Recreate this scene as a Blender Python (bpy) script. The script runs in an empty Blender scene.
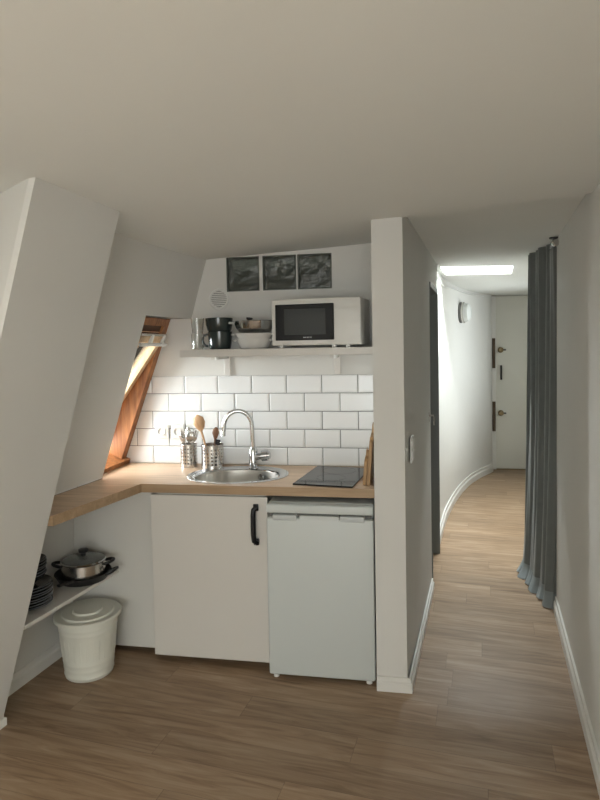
import bpy, bmesh, math, random
from mathutils import Vector, Matrix
random.seed(7)
PI = math.pi
COL = bpy.context.scene.collection

# ------------------------------------------------------------------ materials
def mat(name, col, rough=.5, metal=0, spec=.5, trans=0, ior=1.45, coat=0, bump=None, vary=None, sheen=0, alpha=1, emit=None):
    m = bpy.data.materials.new(name); m.use_nodes = True
    nt = m.node_tree; b = nt.nodes['Principled BSDF']
    c = (*col, 1)
    b.inputs['Base Color'].default_value = c
    b.inputs['Roughness'].default_value = rough
    b.inputs['Metallic'].default_value = metal
    b.inputs['Specular IOR Level'].default_value = spec
    b.inputs['Transmission Weight'].default_value = trans
    b.inputs['IOR'].default_value = ior
    b.inputs['Coat Weight'].default_value = coat
    b.inputs['Sheen Weight'].default_value = sheen
    b.inputs['Alpha'].default_value = alpha
    tc = nt.nodes.new('ShaderNodeTexCoord')
    if vary:
        sc, amt = vary
        n = nt.nodes.new('ShaderNodeTexNoise'); n.inputs['Scale'].default_value = sc; n.inputs['Detail'].default_value = 4
        nt.links.new(tc.outputs['Object'], n.inputs['Vector'])
        mx = nt.nodes.new('ShaderNodeMix'); mx.data_type = 'RGBA'
        mx.inputs['A'].default_value = (*[v*(1-amt) for v in col], 1)
        mx.inputs['B'].default_value = (*[min(1, v*(1+amt)) for v in col], 1)
        nt.links.new(n.outputs['Fac'], mx.inputs['Factor'])
        nt.links.new(mx.outputs['Result'], b.inputs['Base Color'])
    if bump:
        sc, st, dist = bump
        n = nt.nodes.new('ShaderNodeTexNoise'); n.inputs['Scale'].default_value = sc; n.inputs['Detail'].default_value = 5
        nt.links.new(tc.outputs['Object'], n.inputs['Vector'])
        bp = nt.nodes.new('ShaderNodeBump'); bp.inputs['Strength'].default_value = st; bp.inputs['Distance'].default_value = dist
        nt.links.new(n.outputs['Fac'], bp.inputs['Height']); nt.links.new(bp.outputs['Normal'], b.inputs['Normal'])
    if emit:
        b.inputs['Emission Color'].default_value = (*emit[0], 1); b.inputs['Emission Strength'].default_value = emit[1]
    return m

def wood(name, c1, c2, axis='X', scale=1, rough=.45, knots=False, coat=0):
    m = bpy.data.materials.new(name); m.use_nodes = True
    nt = m.node_tree; N = nt.nodes; L = nt.links; b = N['Principled BSDF']
    tc = N.new('ShaderNodeTexCoord'); mp = N.new('ShaderNodeMapping')
    s = [14*scale]*3; s['XYZ'.index(axis)] = 1.1*scale
    mp.inputs['Scale'].default_value = s
    L.new(tc.outputs['Object'], mp.inputs['Vector'])
    n = N.new('ShaderNodeTexNoise'); n.inputs['Scale'].default_value = 2.2; n.inputs['Detail'].default_value = 8
    n.inputs['Roughness'].default_value = .6; n.inputs['Distortion'].default_value = .6
    L.new(mp.outputs['Vector'], n.inputs['Vector'])
    r = N.new('ShaderNodeValToRGB')
    r.color_ramp.elements[0].position = .32; r.color_ramp.elements[0].color = (*c1, 1)
    r.color_ramp.elements[1].position = .68; r.color_ramp.elements[1].color = (*c2, 1)
    L.new(n.outputs['Fac'], r.inputs['Fac']); L.new(r.outputs['Color'], b.inputs['Base Color'])
    bp = N.new('ShaderNodeBump'); bp.inputs['Strength'].default_value = .15; bp.inputs['Distance'].default_value = .002
    L.new(n.outputs['Fac'], bp.inputs['Height']); L.new(bp.outputs['Normal'], b.inputs['Normal'])
    b.inputs['Roughness'].default_value = rough; b.inputs['Coat Weight'].default_value = coat
    return m

def floor_mat():
    m = bpy.data.materials.new('laminate_oak_planks'); m.use_nodes = True
    nt = m.node_tree; N = nt.nodes; L = nt.links; b = N['Principled BSDF']
    tc = N.new('ShaderNodeTexCoord'); mp = N.new('ShaderNodeMapping'); mp.vector_type = 'POINT'
    mp.inputs['Rotation'].default_value = (0, 0, math.radians(7))
    L.new(tc.outputs['Object'], mp.inputs['Vector'])
    sp = N.new('ShaderNodeSeparateXYZ'); L.new(mp.outputs['Vector'], sp.inputs['Vector'])
    def M(op, a, b_=None):
        n = N.new('ShaderNodeMath'); n.operation = op
        for i, v in enumerate((a, b_)):
            if v is None: continue
            if isinstance(v, (int, float)): n.inputs[i].default_value = v
            else: L.new(v, n.inputs[i])
        return n.outputs[0]
    W = .155; LN = 1.25
    v = M('DIVIDE', M('ADD', sp.outputs['Y'], .02), W); row = M('FLOOR', v); fv = M('FRACT', v)
    wn = N.new('ShaderNodeTexWhiteNoise'); wn.noise_dimensions = '1D'; L.new(row, wn.inputs['W'])
    u = M('ADD', M('DIVIDE', sp.outputs['X'], LN), M('MULTIPLY', wn.outputs['Value'], 5)); cl = M('FLOOR', u); fu = M('FRACT', u)
    wn2 = N.new('ShaderNodeTexWhiteNoise'); wn2.noise_dimensions = '2D'
    cb = N.new('ShaderNodeCombineXYZ'); L.new(row, cb.inputs[0]); L.new(cl, cb.inputs[1]); L.new(cb.outputs[0], wn2.inputs['Vector'])
    # grain, shifted from plank to plank
    cg = N.new('ShaderNodeCombineXYZ')
    L.new(M('ADD', M('MULTIPLY', sp.outputs['X'], 1.6), M('MULTIPLY', wn2.outputs['Value'], 37)), cg.inputs[0])
    L.new(M('MULTIPLY', sp.outputs['Y'], 17), cg.inputs[1]); L.new(M('MULTIPLY', wn2.outputs['Value'], 11), cg.inputs[2])
    n = N.new('ShaderNodeTexNoise'); n.inputs['Scale'].default_value = 1.5; n.inputs['Detail'].default_value = 9; n.inputs['Roughness'].default_value = .62
    n.inputs['Distortion'].default_value = .9
    L.new(cg.outputs[0], n.inputs['Vector'])
    r = N.new('ShaderNodeValToRGB'); e = r.color_ramp.elements
    e[0].position = .28; e[0].color = (.19, .120, .070, 1); e[1].position = .72; e[1].color = (.42, .31, .21, 1)
    k = e.new(.5); k.color = (.31, .208, .128, 1)
    L.new(n.outputs['Fac'], r.inputs['Fac'])
    hs = N.new('ShaderNodeHueSaturation'); L.new(r.outputs['Color'], hs.inputs['Color'])
    L.new(M('ADD', M('MULTIPLY', wn2.outputs['Value'], .22), .89), hs.inputs['Value'])
    seam = M('MAXIMUM', M('LESS_THAN', fv, .014), M('LESS_THAN', fu, .0022))
    mx = N.new('ShaderNodeMix'); mx.data_type = 'RGBA'; L.new(M('MULTIPLY', seam, .38), mx.inputs['Factor'])
    L.new(hs.outputs['Color'], mx.inputs['A']); mx.inputs['B'].default_value = (.07, .045, .03, 1)
    L.new(mx.outputs['Result'], b.inputs['Base Color'])
    bp = N.new('ShaderNodeBump'); bp.inputs['Strength'].default_value = .12; bp.inputs['Distance'].default_value = .002
    L.new(n.outputs['Fac'], bp.inputs['Height']); L.new(bp.outputs['Normal'], b.inputs['Normal'])
    b.inputs['Roughness'].default_value = .42; b.inputs['Specular IOR Level'].default_value = .4
    return m

WALLC = (.72, .71, .675)
M_WALL = mat('matt_white_wall_paint', WALLC, .75, spec=.2, bump=(9, .12, .01), vary=(2.0, .03))
M_CEIL = mat('matt_ceiling_paint', (.80, .81, .78), .85, spec=.15, bump=(5, .12, .012), vary=(1.5, .03))
M_TRIM = mat('satin_white_trim_paint', (.76, .75, .71), .35, vary=(4, .03))
M_DOOR = mat('ivory_door_paint', (.70, .69, .62), .4, vary=(3, .02))
M_GREY = mat('mid_dark_grey', (.20, .21, .20), .5)  # mid-dark grey for side door, its frame and the box behind the glass
M_FLOOR = floor_mat()
M_TILE = mat('glazed_white_tile', (.82, .82, .81), .2, coat=.15, bump=(14, .05, .003), vary=(3, .02))
M_GROUT = mat('grey_grout', (.17, .165, .16), .9)
M_TOP = wood('oak_laminate_lit', (.50, .335, .205), (.70, .51, .35), 'X', 1.0, .38)  # paler copy of the oak: light on the top is put into the colour
M_TOPE = wood('oak_laminate_edge_shaded', (.34, .225, .125), (.46, .315, .19), 'X', 1.4, .45)  # darker copy of the oak: shade on the edge is put into the colour
M_PINE = wood('varnished_pine', (.30, .10, .028), (.52, .22, .075), 'Z', 1.0, .35, coat=.2)
M_PINED = wood('slot_shade_pine', (.06, .025, .012), (.14, .06, .03), 'Y', 1.0, .5)  # pine darkened to stand in for the shaded slot under the head
M_BOARD = wood('olive_wood_board', (.22, .12, .05), (.48, .30, .14), 'Z', 1.6, .5)
M_SPOON = wood('beech_spoon_wood', (.52, .30, .15), (.70, .45, .26), 'Z', 2, .5)
M_SPOOND = wood('dark_spoon_wood', (.12, .05, .02), (.24, .11, .05), 'Z', 2, .5)
M_CAB = mat('white_laminate_front', (.67, .645, .60), .4, vary=(3, .015))
M_PANEL = mat('off_white_panel', (.66, .65, .61), .5, vary=(3, .03))
M_FRIDGE = mat('fridge_white_enamel', (.60, .635, .62), .35, bump=(60, .04, .001))
M_FRIDGET = mat('fridge_grey_plastic', (.54, .57, .565), .4)
M_BLACK = mat('satin_black_metal', (.012, .012, .014), .35, metal=.3)
M_BLACKP = mat('black_plastic', (.012, .012, .013), .4)
M_DARKGAP = mat('gap_shade_dark', (.03, .026, .022), .8)  # near-black colour standing in for shade in gaps and board holes
M_STEEL = mat('brushed_steel', (.62, .60, .57), .26, metal=1, bump=(90, .05, .001))
M_CHROME = mat('polished_chrome', (.62, .63, .64), .08, metal=1)
M_BASIN = mat('brushed_basin_steel', (.56, .54, .50), .34, metal=1, vary=(9, .1))
M_HOB = mat('black_hob_glass', (.012, .013, .015), .07, spec=.35)
M_HOBL = mat('hob_grey_print', (.12, .125, .13), .15)
M_MW = mat('microwave_white_plastic', (.72, .71, .67), .35)
M_MWG = mat('microwave_black_glass', (.004, .004, .005), .12, spec=.2)
M_MWS = mat('microwave_screen_mesh', (.030, .034, .034), .2, spec=.3)
M_LOGO = mat('grey_print', (.45, .45, .45), .5)
M_CERW = mat('white_glazed_ceramic', (.74, .72, .68), .18, coat=.3)
M_MUG = mat('dark_green_grey_glaze', (.030, .042, .040), .16, coat=.4, vary=(8, .2))
M_PLATE = mat('dark_blue_grey_glaze', (.018, .024, .032), .22, coat=.4)
M_PLATER = mat('plate_edge_glaze', (.11, .12, .13), .25)
M_PAN = mat('black_non_stick', (.012, .012, .013), .4)
M_BIN = mat('cream_painted_metal', (.72, .72, .64), .4, vary=(6, .03))
M_GLASS = mat('clear_glass', (.96, .98, .97), .02, trans=1)
def pane_mat():
    m = bpy.data.materials.new('thin_window_glass'); m.use_nodes = True; N = m.node_tree.nodes; L = m.node_tree.links
    N.remove(N['Principled BSDF']); t = N.new('ShaderNodeBsdfTransparent'); t.inputs[0].default_value = (.96, .98, .97, 1)
    g = N.new('ShaderNodeBsdfGlossy'); g.inputs['Roughness'].default_value = .02; f = N.new('ShaderNodeFresnel'); f.inputs[0].default_value = 1.35
    x = N.new('ShaderNodeMixShader'); L.new(f.outputs[0], x.inputs[0]); L.new(t.outputs[0], x.inputs[1]); L.new(g.outputs[0], x.inputs[2])
    L.new(x.outputs[0], N['Material Output'].inputs[0]); return m
M_PANE = pane_mat()
M_LIDG = mat('smoked_lid_glass', (.55, .58, .58), .03, trans=.85)
M_BLOCK = mat('wavy_glass_block', (.16, .175, .15), .16, trans=.6, bump=(11, .9, .03))
M_BLOCKE = mat('glass_block_edge', (.10, .11, .095), .3)
M_PLASTIC = mat('white_plastic', (.78, .78, .75), .35)
M_CURT = mat('grey_woven_curtain', (.31, .33, .32), .5, sheen=.5, bump=(160, .25, .002), vary=(14, .12))
M_HEM = mat('pale_grey_lining', (.44, .49, .50), .5, sheen=.3, bump=(90, .2, .002))
M_BRASS = mat('aged_brass', (.26, .20, .11), .35, metal=1)
M_BRONZE = mat('dark_brass_plate', (.075, .05, .028), .5, metal=.4)
M_IRON = mat('worn_dark_steel', (.10, .10, .10), .4, metal=.8)
M_LAMP = mat('lamp_white_glass', (.70, .72, .70), .25)
M_OUT = mat('roof_slate_outside', (.25, .25, .26), .8)
M_RING = mat('grey_rubber', (.16, .16, .15), .6)

# ------------------------------------------------------------------ mesh helpers
class MB:
    def __init__(s): s.bm = bmesh.new()
    def box(s, x0, x1, y0, y1, z0, z1, bevel=0, seg=2, M=None):
        t = bmesh.new()
        bmesh.ops.create_cube(t, size=1)
        for v in t.verts:
            v.co = Vector(((x0+x1)/2+v.co.x*(x1-x0), (y0+y1)/2+v.co.y*(y1-y0), (z0+z1)/2+v.co.z*(z1-z0)))
        if bevel: bmesh.ops.bevel(t, geom=t.edges[:], offset=bevel, segments=seg, affect='EDGES', profile=.5)
        return s.add(t, M)
    def add(s, t, M=None):
        if M is not None: bmesh.ops.transform(t, matrix=M, verts=t.verts)
        me = bpy.data.meshes.new('tmp'); t.to_mesh(me); t.free(); s.bm.from_mesh(me); bpy.data.meshes.remove(me); return s
    def lathe(s, prof, n=40, M=None, sx=1, sy=1):
        t = bmesh.new(); rings = []
        for r, z in prof:
            if r < 1e-6: rings.append([t.verts.new((0, 0, z))])
            else: rings.append([t.verts.new((r*math.cos(2*PI*i/n)*sx, r*math.sin(2*PI*i/n)*sy, z)) for i in range(n)])
        for a, b in zip(rings, rings[1:]):
            for i in range(n):
                j = (i+1) % n
                if len(a) == 1 and len(b) == 1: break
                if len(a) == 1: t.faces.new((a[0], b[i], b[j]))
                elif len(b) == 1: t.faces.new((a[i], a[j], b[0]))
                else: t.faces.new((a[i], a[j], b[j], b[i]))
        return s.add(t, M)
    def tube(s, pts, r, n=12, M=None, cap=True, flat=1):
        t = bmesh.new(); P = [Vector(p) for p in pts]; rings = []
        rr = r if isinstance(r, (list, tuple)) else [r]*len(P)
        up = None
        for i, p in enumerate(P):
            d = (P[min(i+1, len(P)-1)]-P[max(i-1, 0)]).normalized()
            if up is None: up = Vector((0, 0, 1)) if abs(d.z) < .9 else Vector((0, 1, 0))
            a = d.cross(up).normalized(); b = a.cross(d).normalized(); up = b
            rings.append([t.verts.new(p+rr[i]*(a*math.cos(2*PI*k/n)+b*flat*math.sin(2*PI*k/n))) for k in range(n)])
        for a, b in zip(rings, rings[1:]):
            for i in range(n): t.faces.new((a[i], a[(i+1) % n], b[(i+1) % n], b[i]))
        if cap: t.faces.new(rings[0][::-1]); t.faces.new(rings[-1])
        return s.add(t, M)
    def prism(s, pts, z0, z1, M=None, bevel=0):
        t = bmesh.new()
        a = [t.verts.new((x, y, z0)) for x, y in pts]; b = [t.verts.new((x, y, z1)) for x, y in pts]
        t.faces.new(a[::-1]); t.faces.new(b)
        for i in range(len(pts)):
            j = (i+1) % len(pts); t.faces.new((a[i], a[j], b[j], b[i]))
        if bevel: bmesh.ops.bevel(t, geom=t.edges[:], offset=bevel, segments=2, affect='EDGES')
        return s.add(t, M)
    def loft(s, layers, M=None, cap=True):
        t = bmesh.new(); R = [[t.verts.new(p) for p in l] for l in layers]; n = len(R[0])
        for a, b in zip(R, R[1:]):
            for i in range(n): t.faces.new((a[i], a[(i+1) % n], b[(i+1) % n], b[i]))
        if cap: t.faces.new(R[0][::-1]); t.faces.new(R[-1])
        return s.add(t, M)
    def sweep(s, path, prof):
        """profile (offset to the left, z) swept along an open plan path"""
        t = bmesh.new(); P = [Vector((x, y)) for x, y in path]; R = []
        for i, p in enumerate(P):
            d1 = (P[i]-P[i-1]).normalized() if i else (P[1]-P[0]).normalized()
            d2 = (P[i+1]-P[i]).normalized() if i < len(P)-1 else d1
            n1 = Vector((-d1.y, d1.x)); n2 = Vector((-d2.y, d2.x)); m = (n1+n2).normalized(); k = 1/max(.3, m.dot(n1))
            R.append([t.verts.new((p.x+m.x*k*o, p.y+m.y*k*o, z)) for o, z in prof])
        n = len(prof)
        for a, b in zip(R, R[1:]):
            for i in range(n): t.faces.new((a[i], a[(i+1) % n], b[(i+1) % n], b[i]))
        t.faces.new(R[0][::-1]); t.faces.new(R[-1])
        return s.add(t)
    def build(s, name, m, parent=None, smooth=False, kind=None, angle=35):
        bmesh.ops.recalc_face_normals(s.bm, faces=s.bm.faces)
        me = bpy.data.meshes.new(name); s.bm.to_mesh(me); s.bm.free()
        ms = m if isinstance(m, (list, tuple)) else [m]
        for q in ms: me.materials.append(q)
        if smooth:
            for p in me.polygons: p.use_smooth = True
            try: me.set_sharp_from_angle(angle=math.radians(angle))
            except Exception: pass
        o = bpy.data.objects.new(name, me); COL.objects.link(o)
        if parent is not None: o.parent = parent
        if kind: o['kind'] = kind
        return o

def tag(o, label, cat, group=None):
    o['label'] = label; o['category'] = cat
    if group: o['group'] = group
    return o
def empty(name, loc, rz, label, cat, group=None):
    o = bpy.data.objects.new(name, None); COL.objects.link(o); o.location = loc; o.rotation_euler = (0, 0, rz)
    o.empty_display_size = .05
    return tag(o, label, cat, group)
def copy_tree(o, parent=None):
    c = o.copy(); COL.objects.link(c); c.parent = parent
    for ch in list(o.children): copy_tree(ch, c)
    return c
def wall(name, b, m=None): return b.build(name, m or M_WALL, kind='structure')
T = Matrix.Translation
def RX(a): return Matrix.Rotation(a, 4, 'X')
def RY(a): return Matrix.Rotation(a, 4, 'Y')
def RZ(a): return Matrix.Rotation(a, 4, 'Z')

K = .12                                   # plan direction of the mansard side and the corridor
YB = 3.32; ZC = 2.12; ZT = .90
def P2x(y, z):                            # left (mansard) wall surface
    if z < .78: x = -1.80+.05*z
    elif z < .9: x = -1.761+(z-.78)/.12*.149
    else: x = -1.612+.292*(z-.9)
    k = K+.07*max(0, min(1, (z-.9)/.85))
    return x+k*(y-2.54)
def P1x(y, z): return -1.085+.285*(z-2.12)+K*(y-2.2)
NY = 2.885; NZ = 1.745                    # niche near edge and soffit height
def RWx(y): return .857+.130*(y-3.67)     # right wall
def LWx(y): return .0+.126*(y-2.70)       # corridor left wall

# ------------------------------------------------------------------ shell
wall('floor', MB().box(-2.6, 3.4, -3.2, 8.2, -.06, 0), M_FLOOR)
c = MB()
c.prism([(-2.3, -3.1), (2.3, -3.1), (2.3, .5), (.68, 2.452), (.655, 2.455), (.463, 2.565), (.315, 2.637), (.15, 2.69), (0, 2.705), (-.02, 2.75), (-.02, 3.45), (-2.3, 3.45)], ZC, ZC+.03)
for ax, vals in ((0, [-1.7, -1.4, -1.2, -1, -.8, -.6, -.4, -.2, 0, .3]), (1, [1.6, 1.8, 2.0, 2.2, 2.4, 2.6, 2.8, 3.0, 3.2])):
    for v_ in vals:
        no = [0, 0, 0]; no[ax] = 1; co_ = [0, 0, 0]; co_[ax] = v_
        bmesh.ops.bisect_plane(c.bm, geom=c.bm.verts[:]+c.bm.edges[:]+c.bm.faces[:], plane_co=co_, plane_no=no)
for v in c.bm.verts:                        # the old plaster ceiling sags towards the roof slope
    k = max(0, min(1, (v.co.y-1.6)/1.7)); k = k*k*(3-2*k)
    v.co.z += k*(.018+.052*max(-1.35, min(0, v.co.x)))
c.build('ceiling', M_CEIL, kind='structure', smooth=True, angle=30)
# corridor ceiling, a step higher, with the skylight opening
SA = math.radians(-11); SM = Matrix(((.982, .14, 0, .267), (.19, .99, 0, 4.72), (0, 0, 1, 0), (0, 0, 0, 1)))
c = MB(); z0, z1 = 2.160, 2.20
SW, SD = .56, .55
c.box(-2.2, 3.2, -3.0, 0, z0, z1, M=SM); c.box(-2.2, 3.2, SD, 4.2, z0, z1, M=SM)
c.box(-2.2, 0, 0, SD, z0, z1, M=SM); c.box(SW, 3.2, 0, SD, z0, z1, M=SM)
wall('ceiling_corridor', c, M_CEIL)
c = MB()
for a in ((-.03, 0, -.03, SD+.03), (SW, SW+.03, -.03, SD+.03), (0, SW, -.03, 0), (0, SW, SD, SD+.03)):
    c.box(a[0], a[1], a[2], a[3], z1, z1+.16, M=SM)
wall('trim_1', c, M_TRIM)
g = MB(); g.box(-.02, SW+.02, -.02, SD+.02, z1+.162, z1+.172, M=SM); wall('window_2', g, M_PANE)

# back (kitchen) wall with three glass block openings; its left end runs behind the roof window
c = MB()
GX = [-1.002, -.790, -.590]; GW = .193; GZ = (1.892, 2.087)
c.box(-2.3, -.0, YB, YB+.14, 0, GZ[0]); c.box(-2.3, -.0, YB, YB+.14, GZ[1], ZC+.03)
xs = [-2.3]+[v for g_ in GX for v in (g_, g_+GW)]+[0]
for i in range(0, len(xs), 2): c.box(xs[i], xs[i+1], YB, YB+.14, GZ[0], GZ[1])
wall('wall_back', c)
c = MB(); c.box(-1.25, -.2, YB+.6, YB+.62, 1.6, 2.12); c.box(-1.25, -.2, YB+.14, YB+.62, 1.58, 1.6)
c.box(-1.27, -1.25, YB+.14, YB+.62, 1.58, 2.12); c.box(-.2, -.18, YB+.14, YB+.62, 1.58, 2.12)
wall('wall_behind_glass', c, M_GREY)
for i, gx in enumerate(GX):
    g = MB()
    g.box(gx+.006, gx+GW-.006, YB+.012, YB+.05, GZ[0]+.006, GZ[1]-.006, bevel=.004)
    o = wall('window_%d' % (i+3), g, M_BLOCK)
    f = MB()
    for (a, b, p, q) in ((0, .006, 0, GZ[1]-GZ[0]), (GW-.006, GW, 0, GZ[1]-GZ[0]), (.006, GW-.006, 0, .006), (.006, GW-.006, GZ[1]-GZ[0]-.006, GZ[1]-GZ[0])):
        f.box(gx+a, gx+b, YB+.004, YB+.13, GZ[0]+p, GZ[0]+q)
    f.build('block_edge', M_BLOCKE, o)

# left wall: knee wall + mansard lining, lintel above the window recess
def slab(y0, y1, zs, xf, t=.06, zt=None):
    L = []
    for z in zs:
        L.append([(xf(y0, z), y0, z), (xf(y1, z), y1, z), (xf(y1, z)-t, y1, z), (xf(y0, z)-t, y0, z)])
    return L
c = MB()
c.loft(slab(2.1, NY, [0, .78, .9, NZ, ZC+.02], P2x))
c.loft(slab(NY, YB, [0, .78, .853], P2x))
c.loft(slab(NY, YB, [NZ, ZC+.02], P2x))
# soffit and near cheek of the recess
c.prism([(P2x(NY, NZ)-.03, NY-.05), (P2x(YB, NZ)-.03, YB), (-1.95, YB), (-1.95, NY-.05)], NZ, NZ+.05)
t = []
c.loft([[(P2x(NY, .9)-.03, NY-.05, .86), (P2x(NY, .9)-.03, NY, .86), (-2.2, NY, .86), (-2.2, NY-.05, .86)],
        [(P2x(NY, NZ)-.03, NY-.05, NZ), (P2x(NY, NZ)-.03, NY, NZ), (-1.75, NY, NZ), (-1.75, NY-.05, NZ)]])
wall('wall_left', c)
# protruding chimney breast nearer the camera; near face turned back-left, shaped to catch less light
c = MB(); L = []
for z in (0, ZC+.02):
    r = .035; fp = []
    yN, yF = 1.72, 2.20
    xa = P1x(yN, z)
    fp = [(xa-.60, yN+.42), (xa-.30, yN+.21), (xa-.10, yN+.075), (xa-.025, yN+.026), (P1x(yN+.02, z), yN+.02), (P1x(yF, z), yF), (xa-.60, yF)]
    L.append([(x, y, z) for x, y in fp])
c.loft(L); wall('wall_chimney_breast', c)
# room side of the mansard behind/left of the camera with a window opening
def P0x(y, z): return -2.15+.285*z+K*(y-1.7)
c = MB(); c.loft(slab(-3.1, 2.19, [0, ZC+.02], P0x))
wall('wall_left_room', c)
# rear wall with a window
c = MB()
c.box(-2.6, -.8, -3.1, -3.0, 0, ZC+.02); c.box(1.0, 2.3, -3.1, -3.0, 0, ZC+.02); c.box(-.8, 1.0, -3.1, -3.0, 0, .55); c.box(-.8, 1.0, -3.1, -3.0, 2.0, ZC+.02)
wall('wall_rear', c)
# right wall
c = MB()
yA, yE = -.35, 3.67
c.prism([(RWx(yA), yA), (RWx(yA)+2, yA), (RWx(yA)+2, yA+.1), (RWx(yA+.1)+.12, yA+.1), (RWx(yE)+.12, yE), (RWx(yE), yE)], 0, 2.17)
c.box(2.2, 2.3, -3.1, -2.6, 0, ZC+.02); c.box(2.2, 2.3, -.8, yA, 0, ZC+.02); c.box(2.2, 2.3, -2.6, -.8, 0, .5); c.box(2.2, 2.3, -2.6, -.8, 2.02, ZC+.02)
wall('wall_right', c)
# closet recess behind the curtain, and the far right corridor wall
c = MB()
c.prism([(.95, 3.55), (1.75, 3.55), (1.75, 5.3), (1.30, 5.3), (1.30, 5.2), (1.65, 5.2), (1.65, 3.65), (.95, 3.65)], 0, 2.17)
q0, q1 = Vector((1.30, 5.3)), Vector((2.02, 7.95)); nn = Vector((.1, -.027))
def seg(a, b, z0, z1):
    A = q0.lerp(q1, a); B = q0.lerp(q1, b); c.prism([tuple(A), tuple(B), tuple(B+nn), tuple(A+nn)], z0, z1)
seg(0, .12, 0, 2.17); seg(.55, 1, 0, 2.17); seg(.12, .55, 0, .85); seg(.12, .55, 1.95, 2.17)
wall('wall_right_corridor', c)
# pier and corridor left wall with the side door opening
DY0, DY1, DZ = 3.95, 4.58, 1.97
c = MB()
c.prism([(-.145, 2.70), (-.008, 2.70), (LWx(DY0), DY0), (LWx(DY0)-.14, DY0), (-.13, 3.2), (-.145, YB+.1)], 0, ZC+.04, bevel=0)
c.prism([(LWx(DY0), DY0), (LWx(DY1), DY1), (LWx(DY1)-.14, DY1), (LWx(DY0)-.14, DY0)], DZ, 2.17)
c.prism([(.0, 2.72), (LWx(DY0), DY0), (LWx(DY0)-.14, DY0), (-.1, 3.2)], ZC+.03, 2.17)
wall('wall_pier', c)
# curved corridor wall
CW = [(.205, 4.60), (.245, 4.86), (.32, 5.40), (.40, 5.82), (.475, 6.16), (.57, 6.53), (.69, 6.90), (.84, 7.25), (1.03, 7.62), (1.04, 7.80)]
def catmull(P, n=6):
    out = []
    for i in range(len(P)-1):
        p0, p1, p2, p3 = P[max(i-1, 0)], P[i], P[i+1], P[min(i+2, len(P)-1)]
        for k in range(n):
            t = k/n
            out.append(tuple(.5*((2*p1[j])+(-p0[j]+p2[j])*t+(2*p0[j]-5*p1[j]+4*p2[j]-p3[j])*t*t+(-p0[j]+3*p1[j]-3*p2[j]+p3[j])*t**3) for j in (0, 1)))
    out.append(P[-1]); return out
CP = catmull(CW)
c = MB(); c.sweep(CP, [(0, 0), (0, 2.17), (.14, 2.17), (.14, 0)])
o = c.build('wall_left_corridor', M_WALL, kind='structure', smooth=True, angle=30)
c = MB(); c.box(.95, 2.2, 7.79, 7.9, 0, 2.17); wall('wall_far', c)
A = q0.lerp(q1, .12)+nn*.5; B = q0.lerp(q1, .55)+nn*.5
wall('window_6', MB().prism([tuple(A), tuple(B), tuple(B+nn*.05), tuple(A+nn*.05)], .85, 1.95), M_PANE)
c = MB(); n2 = nn*.6; M_ = q0.lerp(q1, .335)
for (a_, b_) in ((.12, .14), (.325, .345), (.53, .55)):
    P_ = q0.lerp(q1, a_)+nn*.2; Q_ = q0.lerp(q1, b_)+nn*.2
    c.prism([tuple(P_), tuple(Q_), tuple(Q_+n2), tuple(P_+n2)], .85, 1.95)
wall('trim_2', c, M_TRIM)

# side door of the corridor, closed in its recess
o = MB(); dd = .09
o.prism([(LWx(DY0)-dd, DY0), (LWx(DY1)-dd, DY1), (LWx(DY1)-dd-.035, DY1), (LWx(DY0)-dd-.035, DY0)], .01, DZ); d1 = wall('door_2', o, M_GREY)
f = MB(); f.prism([(LWx(DY1)+.004, DY1-.02), (LWx(DY1)+.004, DY1+.015), (LWx(DY1)-.16, DY1+.015), (LWx(DY1)-.16, DY1-.02)], 0, DZ)
f.prism([(LWx(DY0)+.004, DY0-.03), (LWx(DY0)+.004, DY0+.015), (LWx(DY0)-.15, DY0+.015), (LWx(DY0)-.15, DY0-.03)], 0, DZ)
f.prism([(LWx(DY0)+.004, DY0-.03), (LWx(DY1)+.004, DY1), (LWx(DY1)-.15, DY1), (LWx(DY0)-.15, DY0-.03)], DZ-.03, DZ)
f.build('door_frame', M_GREY, d1)

# entry door
dx0, dx1, dy = 1.105, 1.96, 7.765
d2 = wall('door_1', MB().box(dx0, dx1, dy, dy+.04, .008, 2.15, bevel=.003), M_DOOR)
f = MB(); f.box(dx0-.065, dx0-.004, dy-.03, dy+.05, 0, 2.155, bevel=.004); f.box(dx1+.004, dx1+.05, dy-.01, dy+.05, 0, 2.155)
f.build('door_frame', M_TRIM, d2)
for zc in (1.45, .665):
    b = MB().box(dx0-.05, dx0-.012, dy-.048, dy-.03, zc-.185, zc+.185, bevel=.004).box(dx0-.045, dx0-.018, dy-.06, dy-.048, zc-.1, zc+.1, bevel=.003)
    b.build('strike_plate', M_BRONZE, d2)
    b = MB().lathe([(0, 0), (.034, 0), (.036, .01), (.028, .018), (.017, .03), (.017, .05), (.026, .055), (.026, .07), (.0, .075)], 24, T((dx0+.055, dy, zc+.04)) @ RX(PI/2))
    k = b.build('lock_cylinder', M_BRASS, d2, smooth=True)
    MB().box(dx0+.075, dx0+.115, dy-.045, dy-.03, zc+.03, zc+.05, bevel=.004).build('lock_lever', M_IRON, k)
MB().box(dx0+.045, dx0+.068, dy-.05, dy-.038, 1.12, 1.30, bevel=.004).box(dx0+.05, dx0+.063, dy-.04, dy, 1.13, 1.15).box(dx0+.05, dx0+.063, dy-.04, dy, 1.27, 1.29).build('door_handle', M_BLACK, d2)
MB().box(dx0, dx1, dy-.03, dy+.02, 0, .008).build('threshold', M_BRASS, d2)

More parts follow.
